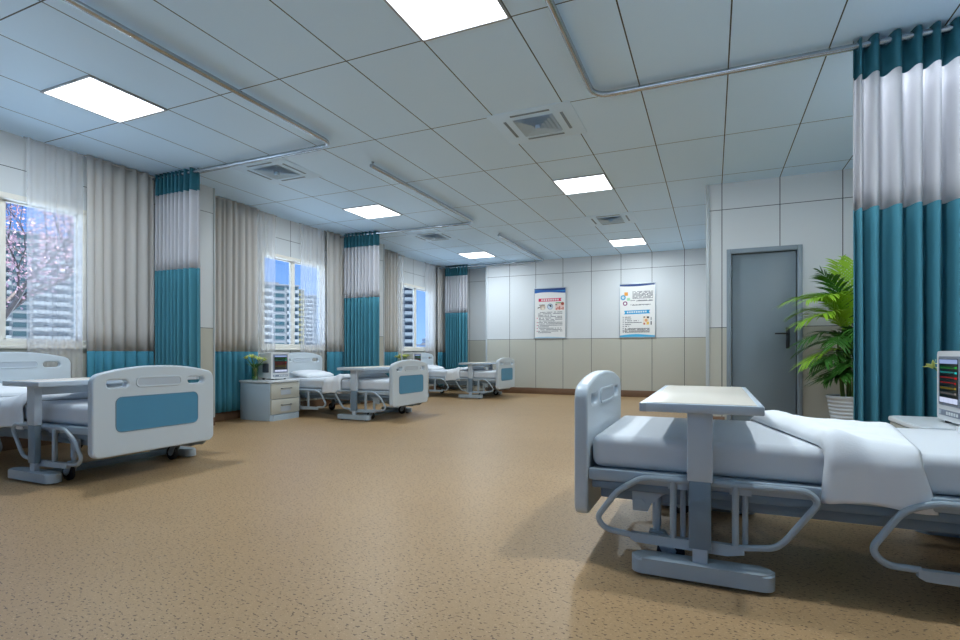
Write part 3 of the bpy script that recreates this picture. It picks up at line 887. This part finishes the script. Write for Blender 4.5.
# ------------------------------------------------------------------ wall posters (local: x across, z up, face -y)
def poster(label, x, kind):
    t = thing('wall_poster', label, 'poster', (x, YF, 1.73))
    w, h = .34, .53
    bx('poster_board', (-w, w, -.018, 0, -h, h), M['poster'], t)
    bm = bmesh.new()
    for a in ((-w-.012, w+.012, h-.002, h+.012), (-w-.012, w+.012, -h-.012, -h+.002), (-w-.012, -w+.002, -h, h), (w-.002, w+.012, -h, h)):
        box(bm, a[0], a[1], -.026, 0, a[2], a[3], bev=.002)
    obj('poster_frame', bm, M['alu'], t)
    def poly(name, pts, m, lay=1):
        bm = bmesh.new(); prism(bm, pts, .018, .0185+.0006*lay, Matrix.Rotation(PI/2, 4, 'X')); return obj(name, bm, m, t, smooth=False)
    def rect(name, x0, x1, z0, z1, m, lay=1): return poly(name, [(x0, z0), (x1, z0), (x1, z1), (x0, z1)], m, lay)
    def disc(name, cx, cz, r, m, lay=1): return poly(name, [(cx+r*math.cos(2*PI*k/20), cz+r*math.sin(2*PI*k/20)) for k in range(20)], m, lay)
    def wave(name, z0, a, top, m, lay, k=0):
        pts = [(-w+2*w*i/16, z0+a*math.sin(PI*i/16*1.2+k)+a*.6*i/16) for i in range(17)]
        return poly(name, pts+[(w, top), (-w, top)], m, lay)
    def text(rows, x0, m, seed):
        rnd = random.Random(seed); bm = bmesh.new()
        for z, xa, xb in rows:
            x_ = xa
            while x_ < xb:
                L = rnd.uniform(.012, .026)
                if rnd.random() > .12:
                    prism(bm, [(x_, z-.0075), (min(xb, x_+L), z-.0075), (min(xb, x_+L), z+.0075), (x_, z+.0075)], .018, .0193, Matrix.Rotation(PI/2, 4, 'X'))
                x_ += L+.006
        o = obj('text_lines', bm, m, t, smooth=False); o['kind'] = 'stuff'
    ink = tmat('ink_grey', (96, 98, 104)); blk = tmat('ink_black', (36, 34, 38))
    if kind == 'red':
        wave('header_band', h-.105, .02, h-.004, tmat('print_blue', (24, 92, 168)), 1, .3)
        wave('header_wave', h-.055, .018, h-.004, tmat('print_sky', (60, 150, 205)), 2, 1.0)  # lighter blue wave printed over the header band
        wave('header_curve', h-.045, .014, h-.004, tmat('print_navy', (22, 62, 124)), 3, 1.5)
        poly('title_banner', [(-.25, .25), (.255, .25), (.235, .282), (.255, .315), (-.25, .315)], tmat('print_red', (206, 24, 84)), 1)
        for k in range(8): rect('title_mark', -.19+.05*k, -.158+.05*k, .265, .30, M['poster'], 2)
        disc('picture', -.16, .13, .062, tmat('print_tan', (196, 178, 160)), 1); rect('picture_arm', -.24, -.11, .17, .185, tmat('print_brown', (92, 78, 70)), 2)
        poly('picture_arm', [(-.27, .10), (-.19, .14), (-.19, .155), (-.27, .125)], tmat('print_brown', (92, 78, 70)), 2); disc('picture_detail', -.155, .10, .03, tmat('print_cream', (226, 214, 196)), 2)
        disc('picture', .005, .14, .064, tmat('print_steel', (128, 148, 166)), 1); disc('picture_detail', .005, .135, .05, tmat('print_ice', (200, 212, 222)), 2); poly('picture_mark', [(-.03, .16), (.03, .18), (.035, .12), (.01, .13), (0, .15)], blk, 3)
        rect('picture', .12, .31, .06, .215, tmat('print_pink', (226, 196, 186)), 1); rect('picture_detail', .13, .25, .205, .225, tmat('print_green', (90, 170, 96)), 2)
        disc('picture_detail', .275, .195, .034, tmat('print_rust', (160, 62, 40)), 2); rect('picture_detail', .12, .16, .165, .185, tmat('print_brown', (92, 78, 70)), 2)
        for k in range(5): rect('picture_detail', .13+.036*k, .155+.036*k, .07+.012*(k % 2), .10+.02*(k % 3), tmat('print_brick', (186, 96, 84)), 2)
        rows = [(.02-.031*k, -.26 if k % 4 else -.24, .27 if k % 4 != 2 else random.uniform(-.1, .15)) for k in range(15)]
        text(rows, 0, ink, 4)
        for k in (4, 7, 9, 11, 13): rect('bullet', -.29, -.272, .012-.031*k, .028-.031*k, tmat('print_red', (206, 24, 84)), 1)
        wave('footer_band', -h+.012, .012, -h+.002, tmat('print_pale', (168, 200, 216)), 1, .2)
    else:
        wave('header_band', h-.032, -.012, h-.002, tmat('print_navy', (22, 72, 124)), 1, .2)
        rect('icon', -.25, -.18, .30, .37, tmat('print_orange', (222, 150, 52)), 1)
        disc('icon', -.275, .265, .052, tmat('print_sky2', (80, 160, 196)), 1); disc('icon_core', -.275, .265, .026, tmat('print_ice', (200, 222, 232)), 2)
        rect('icon', -.20, -.14, .20, .255, tmat('print_mint', (160, 206, 170)), 1)
        disc('icon', -.235, .145, .045, tmat('print_plum', (130, 52, 110)), 1); disc('icon_core', -.235, .145, .024, M['poster'], 2)
        text([(.375-.022*k, -.09, .30) for k in range(0, 7)]+[(.20, -.13, .30), (.19, -.02, .30), (.115, -.13, .26), (.107, -.1, .2)], 0, ink, 9)
        poly('title_banner', [(-.26, -.075), (.25, -.065), (.225, -.03), (.25, .01), (-.26, 0), (-.235, -.035)], tmat('print_azure', (28, 150, 200)), 1)
        for k in range(9): rect('title_mark', -.20+.044*k, -.172+.044*k, -.05+.001*k, -.018+.001*k, M['poster'], 2)
        text([(-.13-.037*k, -.24, (-.13, -.10, .03, .09, -.12, -.16)[k]) for k in range(6)]+[(-.362, -.24, .24), (-.385, -.24, .24), (-.41, -.28, .24), (-.432, -.28, .24)], 0, blk, 12)
        for k in range(8): rect('bullet', -.285, -.26, -.136-.037*k, -.124-.037*k, ink, 1)
        rect('picture', .11, .23, -.29, -.12, tmat('print_cream', (226, 206, 176)), 1); rect('picture_detail', .12, .15, -.15, -.125, tmat('print_brown', (92, 58, 50)), 2)
        rect('picture_detail', .185, .225, -.16, -.125, blk, 2); disc('picture_detail', .17, -.20, .03, tmat('print_peach', (220, 160, 110)), 2); rect('picture_detail', .12, .15, -.285, -.25, tmat('print_brick', (186, 96, 84)), 2); rect('picture_detail', .18, .225, -.285, -.23, tmat('print_gold', (230, 190, 80)), 2)
        rect('caption_mark', .255, .275, -.29, -.22, blk, 1); rect('caption_mark', .258, .272, -.20, -.14, ink, 1)
        wave('footer_band', -h+.03, .022, -h+.002, tmat('print_azure2', (60, 170, 214)), 1, .1)
    return t
poster('framed notice poster with blue wave header and red title banner', -3.18, 'red')
poster('framed notice poster with coloured icons and cyan title banner', -1.38, 'blue')

# ------------------------------------------------------------------ outside: towers, skyline, tree
M['ground'] = mat('outside_ground', (184, 202, 214), .9, var=.08)
struct(bx('ground', (-900, 260, -260, 900, -.6, -.3), M['ground']))
def tower(label, cx, cy, rz, w, d, h, nfl, wallc, glassc, balc, group='apartment towers beyond the windows'):
    t = thing('apartment_tower', label, 'building', (cx, cy, -.3), rz, group)
    bx('tower_wall', (-d/2, d/2, -w/2, w/2, 0, h), tmat('tw_%d%d%d' % wallc, wallc), t)
    bx('parapet', (-d/2-.3, d/2+.3, -w/2-.3, w/2+.3, h, h+.4), tmat('tw_pale', (120, 122, 124)), t)
    bx('stair_tower', (-d/4, d/4, -w/6, w/6, h, h+1.6), tmat('tw_pale', (120, 122, 124)), t)
    fh = h/nfl; bays = max(2, int(w/5))
    for k in range(nfl):
        z = k*fh
        bm = bmesh.new()
        for q in range(bays):
            y0 = -w/2+w*q/bays+.5; y1 = -w/2+w*(q+1)/bays-.5
            box(bm, d/2, d/2+.12, y0, y1, z+.9, z+fh-.5)
        nd = max(1, int(d/5))
        for q in range(nd):
            x0 = -d/2+d*q/nd+.9; x1 = -d/2+d*(q+1)/nd-.9
            box(bm, x0, x1, -w/2-.1, -w/2, z+1, z+fh-.6); box(bm, x0, x1, w/2, w/2+.1, z+1, z+fh-.6)
        obj('window_row', bm, tmat('tg_%d%d%d' % glassc, glassc), t, smooth=False)
        bm = bmesh.new()
        for q in range(bays):
            if q % 3 == 2 and bays > 2: continue
            y0 = -w/2+w*q/bays+.2; y1 = -w/2+w*(q+1)/bays-.2
            box(bm, d/2, d/2+1.5, y0, y1, z-.15, z+.12); box(bm, d/2+1.4, d/2+1.5, y0, y1, z+.12, z+1.05)
        obj('balcony_row', bm, tmat('tb_%d%d%d' % balc, balc), t, smooth=False)
    return t
FX = (-math.sin(math.radians(23.637)), math.cos(math.radians(23.637)))
def at(px, dist):
    u = (px-480)/531.7; c, s = FX[1], -FX[0]
    return (dist*(-s+u*c), dist*(c+u*s))
HT = lambda y, dist: (353-y)/531.7*dist+.88+.3
RD = math.radians
x, y = at(12, 200); tower('broad white apartment tower seen through the nearest window', x, y, RD(-10), 34, 40, HT(228, 180), 14, (112, 115, 115), (40, 64, 70), (132, 136, 134))
x, y = at(268, 225); tower('white and teal apartment tower in the near pane of the middle window', x, y, RD(-34), 21, 18, HT(286, 222), 10, (116, 120, 122), (26, 62, 70), (134, 138, 137))
x, y = at(290, 310); tower('cream apartment tower behind the teal one in the middle window', x, y, RD(-46), 15, 17, HT(291, 310), 13, (124, 116, 72), (48, 54, 48), (136, 128, 94))
x, y = at(314, 370); tower('pale apartment tower in the far pane of the middle window', x, y, RD(-38), 26, 22, HT(298, 370), 14, (106, 112, 118), (34, 62, 76), (124, 130, 132))
x, y = at(404, 210); tower('very tall grey-blue apartment tower in the furthest window', x, y, RD(-58), 9, 9, 70, 26, (92, 102, 110), (30, 44, 60), (110, 118, 122))
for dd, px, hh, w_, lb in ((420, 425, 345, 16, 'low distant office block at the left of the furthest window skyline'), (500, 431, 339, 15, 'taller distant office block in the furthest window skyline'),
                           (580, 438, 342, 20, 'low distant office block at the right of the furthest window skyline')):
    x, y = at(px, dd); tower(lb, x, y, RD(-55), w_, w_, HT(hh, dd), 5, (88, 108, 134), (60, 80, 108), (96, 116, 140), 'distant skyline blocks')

random.seed(5)
tx, ty = at(-6, 11.5)
tree = thing('blossom_tree', 'pink blossom tree outside the nearest window', 'tree', (tx, ty, -.3)); tree.scale = (1.3, 1.3, 1.45)
bm = bmesh.new(); tube(bm, [(0, 0, 0), (.05, .02, .9), (.0, .1, 1.8)], [.10, .085, .07], 10); obj('trunk', bm, tmat('bark', (58, 46, 44)), tree)
bm = bmesh.new(); tips = []
def branch(p, d, L, r, depth):
    q = p+d*L; mid = p.lerp(q, .5)+Vector((random.uniform(-.1, .1), random.uniform(-.1, .1), random.uniform(-.05, .1)))*L
    tube(bm, [p, mid, q], [r, r*.8, r*.6], 6); tips.append(mid); tips.append(q)
    if depth:
        for _ in range(3):
            nd = (d+Vector((random.uniform(-.9, .9), random.uniform(-.9, .9), random.uniform(-.35, .7)))).normalized()
            branch(q if random.random() < .6 else mid, nd, L*.70, r*.5, depth-1)
for k in range(6):
    a = 2*PI*k/6; branch(Vector((0, .05, 1.2+.12*k)), Vector((math.cos(a), math.sin(a), .75)).normalized(), 1.15, .045, 4)
obj('branches', bm, tmat('bark', (58, 46, 44)), tree)
bm = bmesh.new()
for p in tips:
    for _ in range(5):
        c = p+Vector((random.gauss(0, .10), random.gauss(0, .10), random.gauss(0, .10))); n = Vector((random.gauss(0, 1), random.gauss(0, 1), random.gauss(0, 1))).normalized()
        u = n.orthogonal().normalized(); v = n.cross(u); r = random.uniform(.012, .03)
        bm.faces.new([bm.verts.new(c+(u*math.cos(2*PI*k/5)+v*math.sin(2*PI*k/5))*r+n*(.01 if k % 2 else -.01)) for k in range(5)])
o = obj('blossoms', bm, tmat('blossom_pink', (168, 136, 146)), tree, smooth=False, fixn=False); o['kind'] = 'stuff'

# ------------------------------------------------------------------ sky, sun, camera
wd = bpy.data.worlds.new('sky'); SC.world = wd; wd.use_nodes = True
nt = wd.node_tree; nt.nodes.clear()
tc = nt.nodes.new('ShaderNodeTexCoord'); sp = nt.nodes.new('ShaderNodeSeparateXYZ'); nt.links.new(tc.outputs['Generated'], sp.inputs[0])
rp = nt.nodes.new('ShaderNodeValToRGB'); nt.links.new(sp.outputs['Z'], rp.inputs[0])
rp.color_ramp.elements[0].color = lin((150, 192, 236)); rp.color_ramp.elements[0].position = 0
rp.color_ramp.elements[1].color = lin((52, 112, 206)); rp.color_ramp.elements[1].position = .30
bg = nt.nodes.new('ShaderNodeBackground'); bg.inputs[1].default_value = .62; nt.links.new(rp.outputs[0], bg.inputs[0])
ow = nt.nodes.new('ShaderNodeOutputWorld'); nt.links.new(bg.outputs[0], ow.inputs[0])
sl = bpy.data.lights.new('sun', 'SUN'); sl.energy = 8.0; sl.angle = .01; sl.color = (1, .96, .9)
so = bpy.data.objects.new('sun', sl); COL.objects.link(so)
so.rotation_euler = Vector((-.22, .16, -.96)).to_track_quat('-Z', 'Y').to_euler()

cam = bpy.data.cameras.new('camera'); co = bpy.data.objects.new('camera', cam); COL.objects.link(co)
co.location = (0, 0, .88); co.rotation_euler = (PI/2, 0, math.radians(23.637))
cam.sensor_width = 36; cam.lens = 531.7/960*36; cam.shift_y = 33/960; cam.clip_start = .05; cam.clip_end = 1000
SC.camera = co
SC.view_settings.view_transform = 'Standard'; SC.view_settings.look = 'None'
SC.view_settings.exposure = 1.2; SC.view_settings.gamma = 1
SC.view_settings.use_curve_mapping = False
SC.cycles.max_bounces = 10; SC.cycles.diffuse_bounces = 6; SC.cycles.transparent_max_bounces = 16
SC.cycles.sample_clamp_indirect = 6; SC.cycles.caustics_reflective = False; SC.cycles.caustics_refractive = False
